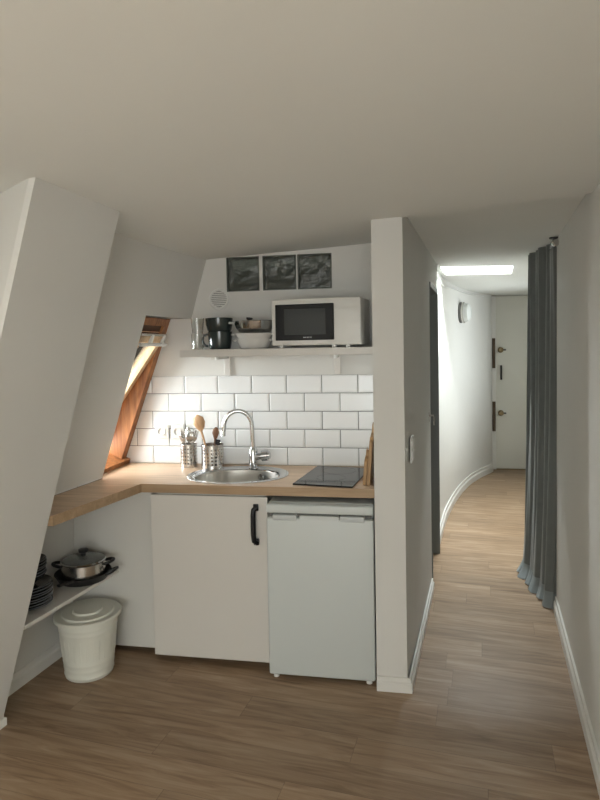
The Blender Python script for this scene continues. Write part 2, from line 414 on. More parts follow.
# baseboards: stepped profile
def prof(h=.075, t=.016): return [(0, 0), (0, h), (-t*.55, h), (-t*.55, h*.72), (-t, h*.62), (-t, 0)]
def baseboard(name, path, h=.075, t=.016):
    b = MB(); b.sweep(path, prof(h, t)); return b.build(name, M_TRIM, kind='structure')
baseboard('baseboard_left', [(P2x(2.1, 0), 2.1), (P2x(2.93, 0), 2.93)], .08)
baseboard('baseboard_right', [(RWx(3.66), 3.66), (RWx(-.3), -.3)], .085, .018)
baseboard('baseboard_pier', [(-.145, 2.70), (0, 2.70), (LWx(DY0-.05), DY0-.05)], .065)
b0 = [(x, y) for x, y in CP if y < 7.65]
baseboard('baseboard_corridor', b0, .10, .020)
baseboard('baseboard_chimney', [(P1x(1.72, .0)-.28, 1.93), (P1x(1.72, 0)-.02, 1.73), (P1x(2.2, 0)+.0, 2.2), (P1x(2.2, 0)-.08, 2.2)], .05, .014)

# ------------------------------------------------------------------ tiles
def tile(b, x0, x1, z0, z1, M):
    g, bv = .0018, .009
    t = bmesh.new()
    lv = []
    for (i, d) in ((g, 0), (g, .0045), (bv, .0070)):
        lv.append([t.verts.new((x, -d, z)) for x, z in ((x0+i, z0+i), (x1-i, z0+i), (x1-i, z1-i), (x0+i, z1-i))])
    for a, c_ in zip(lv, lv[1:]):
        for k in range(4): t.faces.new((a[k], a[(k+1) % 4], c_[(k+1) % 4], c_[k]))
    t.faces.new(lv[-1])
    b.add(t, M)
RH, TW = .1027, .2015
WLX = lambda z: -1.656+.370*(z-.903)            # inner edge of the window frame on the back wall
b = MB(); gr = MB()
for r in range(5):
    z1 = 1.4135-r*RH; off = -.261 if r % 2 == 0 else -.160
    k = 2
    while True:
        xr = off+k*TW; xl = xr-TW
        if xr < -1.75: break
        tile(b, xl, xr, z1-RH, z1, T((0, YB, 0)))
        k -= 1
for bb, in ((b,),):
    geom = bb.bm.verts[:]+bb.bm.edges[:]+bb.bm.faces[:]
    bmesh.ops.bisect_plane(bb.bm, geom=geom, plane_co=(-.147, 0, 0), plane_no=(1, 0, 0), clear_outer=True)
    geom = bb.bm.verts[:]+bb.bm.edges[:]+bb.bm.faces[:]
    bmesh.ops.bisect_plane(bb.bm, geom=geom, plane_co=(WLX(.903)+.002, 0, .903), plane_no=(-1, 0, .370), clear_outer=True)
o = b.build('wall_splashback', M_TILE, kind='structure')
gr = MB(); t = bmesh.new()
q = [(WLX(.9), .9), (-.146, .9), (-.146, 1.4125), (WLX(1.4125), 1.4125)]
gr.loft([[(x, YB-.003, z) for x, z in q], [(x, YB, z) for x, z in q]]); gr.build('grout', M_GROUT, o)
# one row of tiles on the mansard slope above the worktop
sl = math.atan(.285); ang = math.atan(K)
def slopeM(y): return T((P2x(y, .9), y, .9)) @ RZ(-ang-PI/2+PI) @ RX(sl)
Ms = T((P2x(2.215, .9), 2.215, .9)) @ RZ(PI/2-ang) @ RX(-sl)
b = MB(); ylen = (NY-2.215)/math.cos(ang)
xx = ylen
while xx > 0:
    tile(b, max(0, xx-TW), xx, 0, .102, Ms); xx -= TW
o = b.build('wall_splashback_left', M_TILE, kind='structure')
MB().box(0, ylen, -.003, .0, 0, .101, M=Ms).build('grout', M_GROUT, o)

# ------------------------------------------------------------------ roof window in the recess
# local frame: origin at the lower inner edge, u along +y, v up the slope, w outwards
wt = math.atan(.370)
def WM(x, y, z, extra=0): return T((x, y, z)) @ RY(-(wt+extra)) @ Matrix(((0, 0, -1, 0), (1, 0, 0, 0), (0, 1, 0, 0), (0, 0, 0, 1)))
# (x_local=y_world across, y_local=up the slope, z_local=outwards)
W0 = Matrix.Translation((-1.656, 0, .903)) @ Matrix.Rotation(0, 4, 'X')
upv = Vector((math.sin(wt), 0, math.cos(wt))); outv = Vector((-math.cos(wt), 0, math.sin(wt)))
def frameM(up, out, org):
    m = Matrix.Identity(4)
    for i, v in enumerate((Vector((0, 1, 0)), up, out)):
        m[0][i], m[1][i], m[2][i] = v.x, v.y, v.z
    m[0][3], m[1][3], m[2][3] = org
    return m
WMx = frameM(upv, outv, (-1.656, 0, .903))
HL = (NZ-.903)/math.cos(wt)
M_PINEW = wood('varnished_pine_window', (.20, .068, .02), (.50, .21, .072), 'Z', 1.2, .45, coat=.0)
win = MB()
win.box(3.255, YB-.001, -.01, HL+.02, 0, .16, M=WMx)            # far jamb
win.box(NY+.0, NY+.05, -.01, HL, .0, .16, M=WMx)            # near jamb
win.box(NY, YB-.002, -.02, .035, -.03, .16, M=WMx)               # sill rail
w1 = wall('window_1', win, M_PINEW)
win = MB(); win.box(NY+.05, 3.255, HL-.045, HL-.003, -.005, .16, M=WMx)
win.build('head_rail', M_PINEW, w1)
win = MB(); win.box(NY+.05, 3.255, HL-.085, HL-.045, .015, .15, M=WMx)
win.build('head_slot_shade', M_PINED, w1)  # dark strip put where the slot lies in shade
# sash hinged under the head rail, bottom pushed outwards
op = math.radians(15.5); wt2 = wt+op
up2 = Vector((math.sin(wt2), 0, math.cos(wt2))); out2 = Vector((-math.cos(wt2), 0, math.sin(wt2)))
org = Vector((-1.656, 0, .903))+upv*(HL-.10)+outv*(-.028)
SMx = frameM(up2, out2, org); SL = HL-.18
M_SASH = wood('lit_sash_wood', (.62, .40, .20), (.86, .64, .40), 'Z', 1.0, .4)  # sash wood paled to stand in for daylight on the stiles
s = MB(); a0, a1 = NY+.055, 3.25
s.box(a0, a0+.045, -SL, 0, 0, .05, M=SMx); s.box(a1-.045, a1, -SL, 0, 0, .05, M=SMx)
s.box(a0, a1, -.05, 0, 0, .05, M=SMx); s.box(a0, a1, -SL, -SL+.05, 0, .05, M=SMx)
sash = s.build('sash', M_SASH, w1)
MB().box(a0+.04, a1-.04, -SL+.04, -.04, .02, .028, M=SMx).build('pane', M_PANE, sash)
h = MB(); h.box(a0+.0, a1+.02, HL-.098, HL-.084, -.030, .0, bevel=.003, M=WMx)
h.build('ventilation_flap', M_STEEL, w1)
h = MB(); h.tube([(a0, HL-.145, -.035), (a1+.03, HL-.145, -.035)], .010, 10, M=WMx)
h.box(a0+.12, a0+.14, HL-.145, HL-.09, -.038, -.022, M=WMx); h.box(a1-.03, a1-.01, HL-.145, HL-.09, -.038, -.022, M=WMx)
h.build('handle_bar', M_PLASTIC, w1, smooth=True)

# ------------------------------------------------------------------ worktop, cabinet, panel
SX, SY = -.880, 3.045                      # sink centre
sr = math.radians(11)
def sinkpt(a, sc=1.0, off=0):
    # rounded D outline: flatter at the back
    rx, ry = .268*sc+off, .215*sc+off
    x = rx*math.copysign(abs(math.cos(a))**.92, math.cos(a)); y = ry*math.copysign(abs(math.sin(a))**.92, math.sin(a))
    return (SX+x*math.cos(sr)-y*math.sin(sr), SY+x*math.sin(sr)+y*math.cos(sr))
wtp = bpy.data.objects.new('worktop', None); COL.objects.link(wtp); wtp.location = (-.9, 2.8, .855)
tag(wtp, 'pale oak L-shaped kitchen worktop running along the back and left walls', 'worktop')
W_IN = Matrix.Translation((.9, -2.8, -.855))
outer = [(-1.425, 2.21), (-1.31, 2.795), (-.147, 2.795), (-.147, YB-.004), (-1.66, YB-.004), (-1.665, NY+.004), (P2x(NY, .9)-.004, NY+.002), (P2x(2.21, .9)-.002, 2.21)]
def ring_prism(outer, inner, z0, z1, Mx):
    t = bmesh.new()
    for z, flip in ((z0, 1), (z1, 0)):
        vo = [t.verts.new((x, y, z)) for x, y in outer]; vi = [t.verts.new((x, y, z)) for x, y in inner]
        es = [t.edges.new((vo[i], vo[(i+1) % len(vo)])) for i in range(len(vo))]+[t.edges.new((vi[i], vi[(i+1) % len(vi)])) for i in range(len(vi))]
        bmesh.ops.triangle_fill(t, use_beauty=True, edges=es)
        if flip: lo = (vo, vi)
        else: hi = (vo, vi)
    for A, B in zip(lo, hi):
        for i in range(len(A)):
            j = (i+1) % len(A); t.faces.new((A[i], A[j], B[j], B[i]))
    return t
inner = [sinkpt(2*PI*i/40, .9) for i in range(40)]
b = MB(); b.add(ring_prism(outer, inner, .8995, .9, None), W_IN); b.build('top_surface', M_TOP, wtp)
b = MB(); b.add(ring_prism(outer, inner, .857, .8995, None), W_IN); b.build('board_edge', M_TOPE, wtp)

cab = empty('sink_cabinet', (-.96, 3.0, 0), 0, 'white base cabinet under the sink with one door and a black pull handle', 'cabinet')
I = T((.96, -3.0, 0))
x0, x1 = -1.262, -.662
b = MB()
b.box(x0, x0+.018, 2.815, 3.30, .03, .853, M=I); b.box(x1-.018, x1, 2.815, 3.30, .03, .853, M=I)
b.box(x0, x1, 2.815, 3.30, .03, .048, M=I); b.box(x0, x1, 3.285, 3.30, .03, .853, M=I); b.box(x0, x1, 2.815, 2.84, .82, .853, M=I)
b.build('carcass', M_PANEL, cab)
MB().box(x0+.03, x1-.02, 2.93, 2.95, 0, .03, M=I).build('plinth_shade', M_DARKGAP, cab)  # recessed strip, its dark colour stands in for shadow under the door
dr = MB().box(x0+.001, x1-.002, 2.792, 2.811, .034, .848, bevel=.0015, M=I).build('door', M_CAB, cab)
h = MB()
for zc in (.632, .800): h.box(-.733, -.707, 2.780, 2.792, zc-.016, zc+.016, bevel=.003, M=I)
h.tube([(-.712, 2.776, .628), (-.727, 2.768, .640), (-.730, 2.768, .67), (-.730, 2.768, .765), (-.727, 2.768, .792), (-.714, 2.776, .804)], .0155, 8, M=I, flat=.8)
h.build('handle', M_BLACK, dr, smooth=True)

b = MB(); q_ = [(-1.266, .03), (-1.266, .853)]+[(P2x(2.862, z)+.004, z) for z in (.853, .78, .03)]
b.loft([[(x, 2.862, z) for x, z in q_], [(x, 2.880, z) for x, z in q_]])
pn = b.build('corner_panel', M_PANEL); tag(pn, 'off-white upright filler panel closing the corner left of the sink cabinet', 'panel')
MB().box(-1.70, -1.28, 2.93, 2.95, 0, .03).build('plinth_shade', M_DARKGAP, pn)  # dark-coloured strip in place of the shadow gap below the panel

# ------------------------------------------------------------------ fridge
fr = empty('mini_fridge', (-.40, 2.972, 0), 0, 'white undercounter refrigerator with grey grips, right of the sink cabinet', 'refrigerator')
I = T((.40, -3.0, 0)); x0, x1 = -.654, -.152
MB().box(x0+.004, x1-.004, 2.80, 3.28, .03, .835, bevel=.004, M=I).build('body', M_FRIDGET, fr)
b = MB(); b.box(x0, x1, 2.748, 2.797, .020, .772, bevel=.008, seg=3, M=I)
b.box(x0+.10+.06, x1-.16, 2.748, 2.797, .765, .785, M=I)
d = b.build('door', M_FRIDGE, fr, smooth=True)
b = MB(); b.box(x0, x1, 2.748, 2.80, .794, .833, bevel=.006, seg=3, M=I); b.build('top_trim', M_FRIDGE, fr, smooth=True)
b = MB(); b.box(x0+.012, x1-.012, 2.772, 2.80, .765, .80, M=I); b.build('door_gasket', M_RING, fr)
for a in (x0+.03, x1-.155):
    MB().box(a, a+.115, 2.745, 2.79, .760, .787, bevel=.006, seg=3, M=I).build('grip', M_FRIDGET, d, smooth=True)
for a in (x0+.03, x1-.03):
    MB().lathe([(0, 0), (.014, 0), (.014, .02), (.008, .022), (.008, .034), (0, .034)], 16, I @ T((a, 2.775, 0))).build('foot', M_PLASTIC, fr, smooth=True)
    MB().lathe([(0, 0), (.014, 0), (.014, .02), (.008, .022), (.008, .034), (0, .034)], 16, I @ T((a, 3.22, 0))).build('foot', M_PLASTIC, fr, smooth=True)

# ------------------------------------------------------------------ sink and faucet
sk = empty('kitchen_sink', (SX, SY, .9), 0, 'oval stainless steel sink set into the pale oak worktop', 'sink')
I = T((-SX, -SY, -.9)); n = 56
def oring(sc, z, dx=0, dy=0): return [(sinkpt(2*PI*i/n, sc)[0]+dx, sinkpt(2*PI*i/n, sc)[1]+dy, z) for i in range(n)]
b = MB(); b.loft([oring(.97, .9005), oring(1, .9008), oring(1.0, .903), oring(.975, .905), oring(.93, .9045), oring(.91, .903)], M=I, cap=False)
# flat rim between outline and bowl (bowl sits towards the front)
def bowl(sc, z):
    out = []
    for i in range(n):
        a = 2*PI*i/n; x = .222*sc*math.cos(a); y = .158*sc*math.sin(a)
        out.append((SX+.0+x*math.cos(sr)-y*math.sin(sr), SY-.022+x*math.sin(sr)+y*math.cos(sr), z))
    return out
b.loft([oring(.91, .903), bowl(1.06, .9030), bowl(1.02, .9015), bowl(1.0, .895)], M=I, cap=False)
b.build('rim', M_CHROME, sk, smooth=True, angle=60)
b = MB(); b.loft([bowl(1.0, .8965), bowl(.985, .87), bowl(.95, .79), bowl(.88, .755), bowl(.7, .748), bowl(.15, .744)], M=I, cap=False)
bw = b.build('bowl', M_BASIN, sk, smooth=True, angle=60)
MB().lathe([(0, .0), (.022, 0), (.034, .004), (.038, .006)], 24, I @ T((SX, SY-.02, .7445))).build('drain', M_CHROME, sk, smooth=True)
MB().lathe([(0, .001), (.010, .001), (.012, .006), (.019, .006), (.021, 0)], 20, I @ T((SX+.098, SY+.112, .862)) @ RZ(-.55) @ RX(PI/2+.1)).build('overflow_ring', M_CHROME, sk, smooth=True)

fx, fy = -.834, 3.20
fc = empty('kitchen_faucet', (fx, fy, .905), 0, 'tall chrome gooseneck mixer tap behind the oval sink', 'faucet')
MB().lathe([(0, 0), (.027, 0), (.027, .006), (.024, .008), (.024, .10), (.021, .108), (.016, .118), (.0, .12)], 28).build('body', M_CHROME, fc, smooth=True)
P = [(0, 0, .10), (-.002, -.002, .16), (-.004, -.004, .225)]
R_ = .0765; dirx, diry = -math.cos(.25), -math.sin(.25)
for i in range(0, 15):
    a = PI*i/14*1.02
    P.append((-.004+dirx*(R_-R_*math.cos(a)), -.004+diry*(R_-R_*math.cos(a)), .236+R_*math.sin(a)*1.1))
e = P[-1]; P.append((e[0]-.004, e[1]-.001, e[2]-.025))
MB().tube(P, .0128, 14).build('spout', M_CHROME, fc, smooth=True)
q = P[-1]; MB().tube([(q[0], q[1], q[2]+.004), (q[0]-.001, q[1], q[2]-.022)], .0135, 14).build('aerator', M_CHROME, fc, smooth=True)
lv = MB(); lv.tube([(0, 0, .062), (.058, -.004, .070)], .019, 18); lv.build('side_valve', M_CHROME, fc, smooth=True)
lv = MB(); lv.tube([(.050, -.004, .070), (.084, -.006, .074)], [.030, .029], 24); lv.tube([(.084, -.006, .074), (.094, -.007, .075)], [.022, .020], 20)
lv.build('lever_knob', M_CHROME, fc, smooth=True)

# ------------------------------------------------------------------ hob
hb = empty('ceramic_hob', (-.372, 3.04, .9), math.radians(-7.5), 'black glass hob on the worktop above the refrigerator', 'hob')
MB().box(-.148, .150, -.222, .228, .001, .008, bevel=.002).build('glass_top', M_HOB, hb)
b = MB()
def ringm(cx, cy, r):
    t = bmesh.new(); n = 48; A = [t.verts.new((cx+r*math.cos(2*PI*i/n), cy+r*math.sin(2*PI*i/n), .0083)) for i in range(n)]
    B = [t.verts.new((cx+(r-.002)*math.cos(2*PI*i/n), cy+(r-.002)*math.sin(2*PI*i/n), .0083)) for i in range(n)]
    for i in range(n): t.faces.new((A[i], A[(i+1) % n], B[(i+1) % n], B[i]))
    b.add(t)
ringm(0, -.05, .075); ringm(0, .125, .09)
b.box(-.145, .147, -.170, -.168, .0081, .0084); b.box(-.07, -.068, -.218, -.17, .0081, .0084); b.box(.068, .07, -.218, -.17, .0081, .0084)
b.build('printed_marks', M_HOBL, hb)

# ------------------------------------------------------------------ leaning boards
def board(name, x, y, h, w, lean, label, hr):
    o = empty(name, (x, y, .9), 0, label, 'cutting board', None)
    o.rotation_euler = (0, lean, math.radians(-4))
    pts = [(-w/2, 0)]
    pts += [(-w/2, h*.70), (-w*.42, h*.78), (-.022, h*.83), (-.018, h*.93)]
    pts += [(-hr*math.cos(a), h-hr+hr*math.sin(a)) for a in [i*PI/8 for i in range(0, 9)]]
    pts += [(.018, h*.93), (.022, h*.83), (w*.42, h*.78), (w/2, h*.70), (w/2, 0)]
    Mx = Matrix(((0, 0, 1, 0), (1, 0, 0, 0), (0, 1, 0, 0), (0, 0, 0, 1)))
    MB().prism(pts, 0, .016, M=Mx, bevel=.003).build('blade', M_BOARD, o)
    MB().lathe([(.004, 0), (.011, 0), (.011, .003), (.004, .003)], 16, T((.0165, 0, h-hr)) @ RY(PI/2)).build('hanging_hole', M_DARKGAP, o)
    return o
board('cutting_board', -.186, 2.945, .300, .18, .085, 'taller wooden cutting board leaning against the pier behind the hob', .022)
board('cutting_board', -.206, 2.93, .165, .13, .085, 'shorter wooden board with rounded top leaning in front of the taller board', .018)

# ------------------------------------------------------------------ cutlery holders
def holder_mesh(r, h):
    b = MB()
    n, rows = 36, 13
    t = bmesh.new()
    # perforated wall: a ring grid with every second cell inset and opened
    V = [[t.verts.new((r*math.cos(2*PI*i/n), r*math.sin(2*PI*i/n), h*k/rows)) for i in range(n)] for k in range(rows+1)]
    hol = []
    for k in range(rows):
        for i in range(n):
            f = t.faces.new((V[k][i], V[k][(i+1) % n], V[k+1][(i+1) % n], V[k+1][i]))
            if 2 <= k < rows-2 and (i % 2 == 0) and (k % 2 == 0): hol.append(f)
    bmesh.ops.inset_individual(t, faces=hol, thickness=.0008, depth=0)
    bmesh.ops.delete(t, geom=hol, context='FACES')
    b.add(t)
    b.lathe([(0, .001), (r, .001)], n)
    b.tube([(r*math.cos(a), r*math.sin(a), h) for a in [2*PI*i/32 for i in range(33)]], .0018, 8, cap=False)
    b.tube([(r*math.cos(a), r*math.sin(a), .002) for a in [2*PI*i/32 for i in range(33)]], .0018, 8, cap=False)
    return b
def holder(x, y, r, h, label):
    o = empty('utensil_holder', (x, y, .9), 0, label, 'utensil holder', 'steel utensil holders by the sink')
    holder_mesh(r, h).build('basket', M_STEEL, o, smooth=True)
    return o
H1 = (-1.222, 3.235); H2 = (-1.078, 3.225)
holder(*H1, .047, .130, 'left perforated steel holder packed with metal cutlery')
holder(*H2, .062, .130, 'right perforated steel holder holding wooden spoons')
def cutlery(kind, x, y, tx, ty, L, label, grp='metal cutlery in the left steel holder', rz=0):
    o = empty(kind, (x, y, .912), rz, label, kind, grp)
    o.rotation_euler = (ty, tx, rz)
    b = MB()
    b.tube([(0, 0, 0), (0, 0, L*.55), (0, 0, L*.7)], [.0075, .006, .005], 8, flat=.6)
    if kind == 'knife':
        b.tube([(0, 0, L*.6), (0, 0, L*.65), (0, 0, L*.9), (0, 0, L)], [.004, .010, .010, .004], 10, flat=.2)
    elif kind == 'fork':
        b.tube([(0, 0, L*.66), (0, 0, L*.74), (0, 0, L*.8)], [.003, .011, .012], 10, flat=.22)
        for k in (-.0085, -.003, .003, .0085): b.tube([(k, 0, L*.79), (k, 0, L)], [.0022, .0012], 6)
    else:
        b.tube([(0, 0, L*.66), (0, -.001, L*.72), (0, -.003, L*.82), (0, -.002, L*.93), (0, 0, L)], [.003, .013, .019, .015, .003], 14, flat=.22)
    b.build('shaft', M_STEEL, o, smooth=True)
    return o
kinds = ['knife', 'fork', 'spoon', 'spoon', 'fork', 'knife', 'spoon', 'fork', 'spoon']
pos = [(-.030, .006, -.30, .05), (-.018, .018, -.20, -.08), (-.004, -.016, -.02, .12), (.012, .010, .10, -.05), (.024, -.010, .20, .06), (-.022, -.014, -.24, .10), (.004, .026, .03, -.12), (.028, .008, .27, -.05), (.014, -.026, .14, .16)]
desc = {'knife': ['leftmost metal table knife leaning out of the left steel holder', 'metal knife at front left of the left steel holder'],
        'fork': ['metal fork at the back left of the left steel holder', 'metal fork at the right of the left steel holder', 'rightmost metal fork leaning towards the right holder'],
        'spoon': ['upright metal spoon at front of the left steel holder', 'metal spoon right of centre in the left steel holder', 'metal spoon at the back centre of the left steel holder', 'metal spoon leaning right at front of the left steel holder']}
cnt = {'knife': 0, 'fork': 0, 'spoon': 0}
for kd, (px, py, tx, ty) in zip(kinds, pos):
    cutlery(kd, H1[0]-px*.6, H1[1]+py*.3, tx*1.3, -ty*.5, random.uniform(.190, .225), desc[kd][cnt[kd]]); cnt[kd] += 1
def wspoon(x, y, tx, ty, L, m, label, head):
    o = empty('wooden_spoon', (x, y, .91), 0, label, 'spoon', 'wooden spoons in the right steel holder'); o.rotation_euler = (ty, tx, 0)
    MB().tube([(0, 0, 0), (0, 0, L*.5), (0, 0, L*.72)], [.006, .006, .007], 10).build('handle', m, o, smooth=True)
    MB().tube([(0, 0, L*.68), (0, 0, L*.74), (0, -.003, L*.84), (0, -.002, L*.94), (0, 0, L)], [.007, .018*head, .029*head, .025*head, .005], 16, flat=.3).build('bowl', m, o, smooth=True)
wspoon(H2[0]-.004, H2[1]-.02, -.23, .06, .30, M_SPOON, 'pale wooden spoon with a broad bowl, tallest in the right holder', 1.25)
wspoon(H2[0]-.006, H2[1]+.02, .10, -.05, .215, M_SPOOND, 'dark brown wooden spoon leaning right behind the pale spoon', .7)
o = empty('spatula', (H2[0]+.018, H2[1]-.004, .91), 0, 'black slim spatula lying low at the right of the right holder', 'spatula'); o.rotation_euler = (0, .12, 0)
MB().tube([(0, 0, 0), (0, 0, .14)], .005, 8).build('handle', M_BLACKP, o, smooth=True)
MB().box(-.014, .014, -.0015, .0015, .12, .150, bevel=.001).build('blade', M_BLACKP, o)

# ------------------------------------------------------------------ sockets, switch, vent
def socket(x, label):
    o = empty('wall_socket', (x, YB-.009, 1.091), 0, label, 'socket', 'white sockets on the tiled splashback')
    MB().box(-.041, .041, -.011, 0, -.041, .041, bevel=.004).build('plate', M_PLASTIC, o)
    MB().lathe([(.0, .0), (.018, 0), (.020, .008), (.023, .009)], 28, T((0, -.0112, 0)) @ RX(PI/2) @ T((0, 0, -.004))).build('well', M_PLASTIC, o, smooth=True)
    b = MB()
    for dx in (-.0095, .0095): b.lathe([(0, .0), (.0028, 0), (.0028, .0008), (0, .0008)], 12, T((dx, -.0095, 0)) @ RX(PI/2))
    b.build('holes', M_BLACKP, o)
socket(-1.410, 'left white wall socket on the tiles, nearer the roof window'); socket(-1.312, 'right white wall socket on the tiles, just behind the cutlery')
yS = 2.86; o = empty('light_switch', (LWx(yS), yS, 1.08), -math.atan(.126)+PI/2, 'white double light switch on the corridor side of the pier', 'switch')
MB().box(-.04, .04, -.010, 0, -.06, .06, bevel=.003).build('plate', M_PLASTIC, o)
for zc in (-.027, .027): MB().box(-.028, .028, -.014, -.009, zc-.022, zc+.022, bevel=.002).build('rocker', M_PLASTIC, o)
yS = 3.80; o = empty('door_latch', (LWx(yS), yS, 1.12), -math.atan(.126)+PI/2, 'small metal latch on the corridor wall beside the grey door frame', 'latch')
MB().box(-.015, .015, -.004, 0, -.03, .03, bevel=.0015).build('plate', M_STEEL, o)
MB().tube([(0, -.003, .01), (0, -.03, .01)], .006, 10).tube([(0, -.03, .01), (0, -.032, -.05)], [.006, .004], 10).build('lever', M_STEEL, o, smooth=True)
o = empty('air_vent', (-1.047, YB, 1.852), 0, 'round white ventilation grille on the wall left of the glass blocks', 'vent')
MB().lathe([(.048, .0), (.060, 0), (.060, .008), (.055, .014), (.048, .014), (.046, .006)], 40, RX(PI/2)).build('rim', M_PLASTIC, o, smooth=True)
MB().lathe([(0, .002), (.048, .002)], 32, RX(PI/2)).build('backing', M_RING, o)
b = MB()
for k in range(8):
    z = -.038+k*.0109; w = math.sqrt(.048**2-z*z); b.box(-w, w, -.010, -.006, z-.0036, z+.0036)
b.build('louvres', M_PLASTIC, o)

# ------------------------------------------------------------------ wall shelf and things on it
sh = empty('wall_shelf', (-.66, 3.17, 1.527), 0, 'long white wall shelf above the tiles carrying the microwave', 'shelf')
MB().box(-1.180+.66, -.149+.66, 3.025-3.17, YB-.002-3.17, 0, .038, bevel=.002).build('board', M_CAB, sh)
for bx in (-1.005, -.372):
    br = MB(); br.box(bx-.019+.66, bx+.019+.66, YB-.012-3.17, YB-3.17, -.112, -.001, bevel=.003)
    o = br.build('bracket', M_CAB, sh)
    MB().box(bx-.012+.66, bx+.012+.66, -.11, YB-.01-3.17, -.016, -.001).build('arm', M_CAB, o)
    MB().lathe([(0, 0), (.010, 0), (.010, .018), (0, .018)], 12, T((bx+.66+.02, -.115, -.018))).build('knob', M_PLASTIC, o, smooth=True)

ZS = 1.566
mw = empty('microwave_oven', (-.442, 3.155, ZS), -.10, 'white microwave oven with black glass door on the wall shelf', 'microwave')
MB().box(-.226, .240, -.115, .135, .012, .250, bevel=.006, seg=3).build('body', M_MW, mw, smooth=True)
MB().box(-.226, .240, -.137, -.113, .012, .250, bevel=.007, seg=3).build('front_frame', M_MW, mw, smooth=True)
dr = MB().box(-.205, .104, -.145, -.135, .038, .222, bevel=.004).build('door', M_MWG, mw)
MB().box(-.155, .062, -.1462, -.144, .066, .198, bevel=.0005).build('viewing_window', M_MWS, dr)
b = MB()
for i, w in enumerate((.007, .005, .006, .005, .007)): b.box(-.055+i*.009, -.055+i*.009+w, -.1460, -.1445, .050, .055)
b.build('lettering', M_LOGO, dr)
for (a, c_) in ((-.18, -.12), (.10, -.12), (.17, -.12), (-.18, .1), (.17, .1)):
    MB().lathe([(0, 0), (.012, 0), (.010, .014), (0, .014)], 14, T((a, c_, 0))).build('foot', M_PLASTIC, mw, smooth=True)

def cup(name, loc, r, h, rz, label, tilt=0, grp=None):
    o = empty(name, loc, rz, label, 'mug', grp); o.rotation_euler = (0, tilt, rz)
    MB().lathe([(0, .002), (r*.80, 0), (r*.86, .004), (r*.97, h*.5), (r, h), (r-.004, h+.001), (r-.006, h-.006), (r*.92, h*.5), (r*.78, .010), (0, .008)], 36).build('cup_body', M_MUG, o, smooth=True)
    P = [(r*.95+.030*math.sin(a), 0, h*.52-h*.34*math.cos(a)) for a in [i*PI/12 for i in range(13)]]
    MB().tube(P, .0048, 10, flat=1.3).build('handle', M_MUG, o, smooth=True)
    return o
cup('mug', (-.999, 3.165, ZS), .067, .095, PI+.25, 'dark green-grey mug standing upright on the left of the wall shelf', grp='dark mugs on the wall shelf')
cup('mug', (-1.002, 3.165, ZS+.0975), .075, .070, 2.2, 'dark green-grey mug stacked on top of the upright mug', tilt=.03, grp='dark mugs on the wall shelf')
def tumbler(z, r, h, y, label):
    o = MB().lathe([(0, 0), (r*.8, 0), (r, h), (r-.0025, h), (r*.8-.002, .008), (0, .008)], 28).build('drinking_glass', M_GLASS, smooth=True); o.location = (-1.118, y, z)
    tag(o, label, 'glass', 'clear glasses left of the dark mugs')
tumbler(ZS, .036, .085, 3.14, 'clear drinking glass at the left end of the wall shelf, lower of two'); tumbler(ZS+.086, .036, .085, 3.14, 'clear drinking glass stacked on top of another at shelf end')

def oval_dish(z, rx, ry, h, label):
    o = empty('baking_dish', (-.802, 3.15, z), 0, label, 'dish', 'white oval dishes on the wall shelf')
    b = MB(); b.lathe([(0, 0), (.72, 0), (.80, h*.12), (.97, h*.85), (1.0, h), (.97, h), (.94, h*.85), (.76, h*.18), (0, h*.12)], 44, Matrix.Diagonal((rx, ry, 1, 1)))
    b.build('dish_body', M_CERW, o, smooth=True)
    for s_ in (-1, 1):
        P = [(s_*(rx*.93+.024*math.sin(a)), .045*math.cos(a), h*.84) for a in [i*PI/8 for i in range(9)]]
        MB().tube(P, .006, 8).build('handle', M_CERW, o, smooth=True)
oval_dish(ZS, .098, .085, .052, 'white oval baking dish resting directly on the wall shelf'); oval_dish(ZS+.040, .106, .092, .042, 'white oval baking dish nested in the one beneath')
o = empty('mixing_bowl', (-.800, 3.15, ZS+.083), 0, 'shiny fluted steel bowl on top of the white dishes', 'bowl')
b = MB(); n = 60; LY = []
for (r, z) in ((.06, .0), (.085, .006), (.102, .030), (.113, .060), (.115, .064)):
    LY.append([(r*(1+.018*math.cos(12*2*PI*i/n)*(1 if z > .004 else 0))*math.cos(2*PI*i/n), r*(1+.018*math.cos(12*2*PI*i/n))*math.sin(2*PI*i/n)*.85, z) for i in range(n)])
inn = [[(x*.97, y*.97, z+.002) for x, y, z in l] for l in LY[::-1]]
b.loft(LY+inn); b.build('bowl_body', M_CHROME, o, smooth=True, angle=50)
o2 = MB().tube([(-.108, -.025, .054), (-.122, -.06, .056)], .006, 8).build('handle', M_PLASTIC, o, smooth=True)
o = empty('saucepan_lid', (-.86, 3.20, ZS+.086), 0, 'dark lid edge poking up behind the steel bowl', 'lid')
o.location = (-.835, 3.165, ZS+.128); o.rotation_euler = (.0, .12, 0)
MB().lathe([(0, .014), (.03, .011), (.055, .002), (.056, -.001), (.05, -.001), (0, .009)], 30, T((.0, 0, .0))).build('disc', M_PAN, o, smooth=True)
MB().lathe([(0, 0), (.010, 0), (.010, .012), (.018, .02), (.018, .028), (0, .03)], 20, T((.0, 0, .012))).build('knob', M_BLACKP, o, smooth=True)

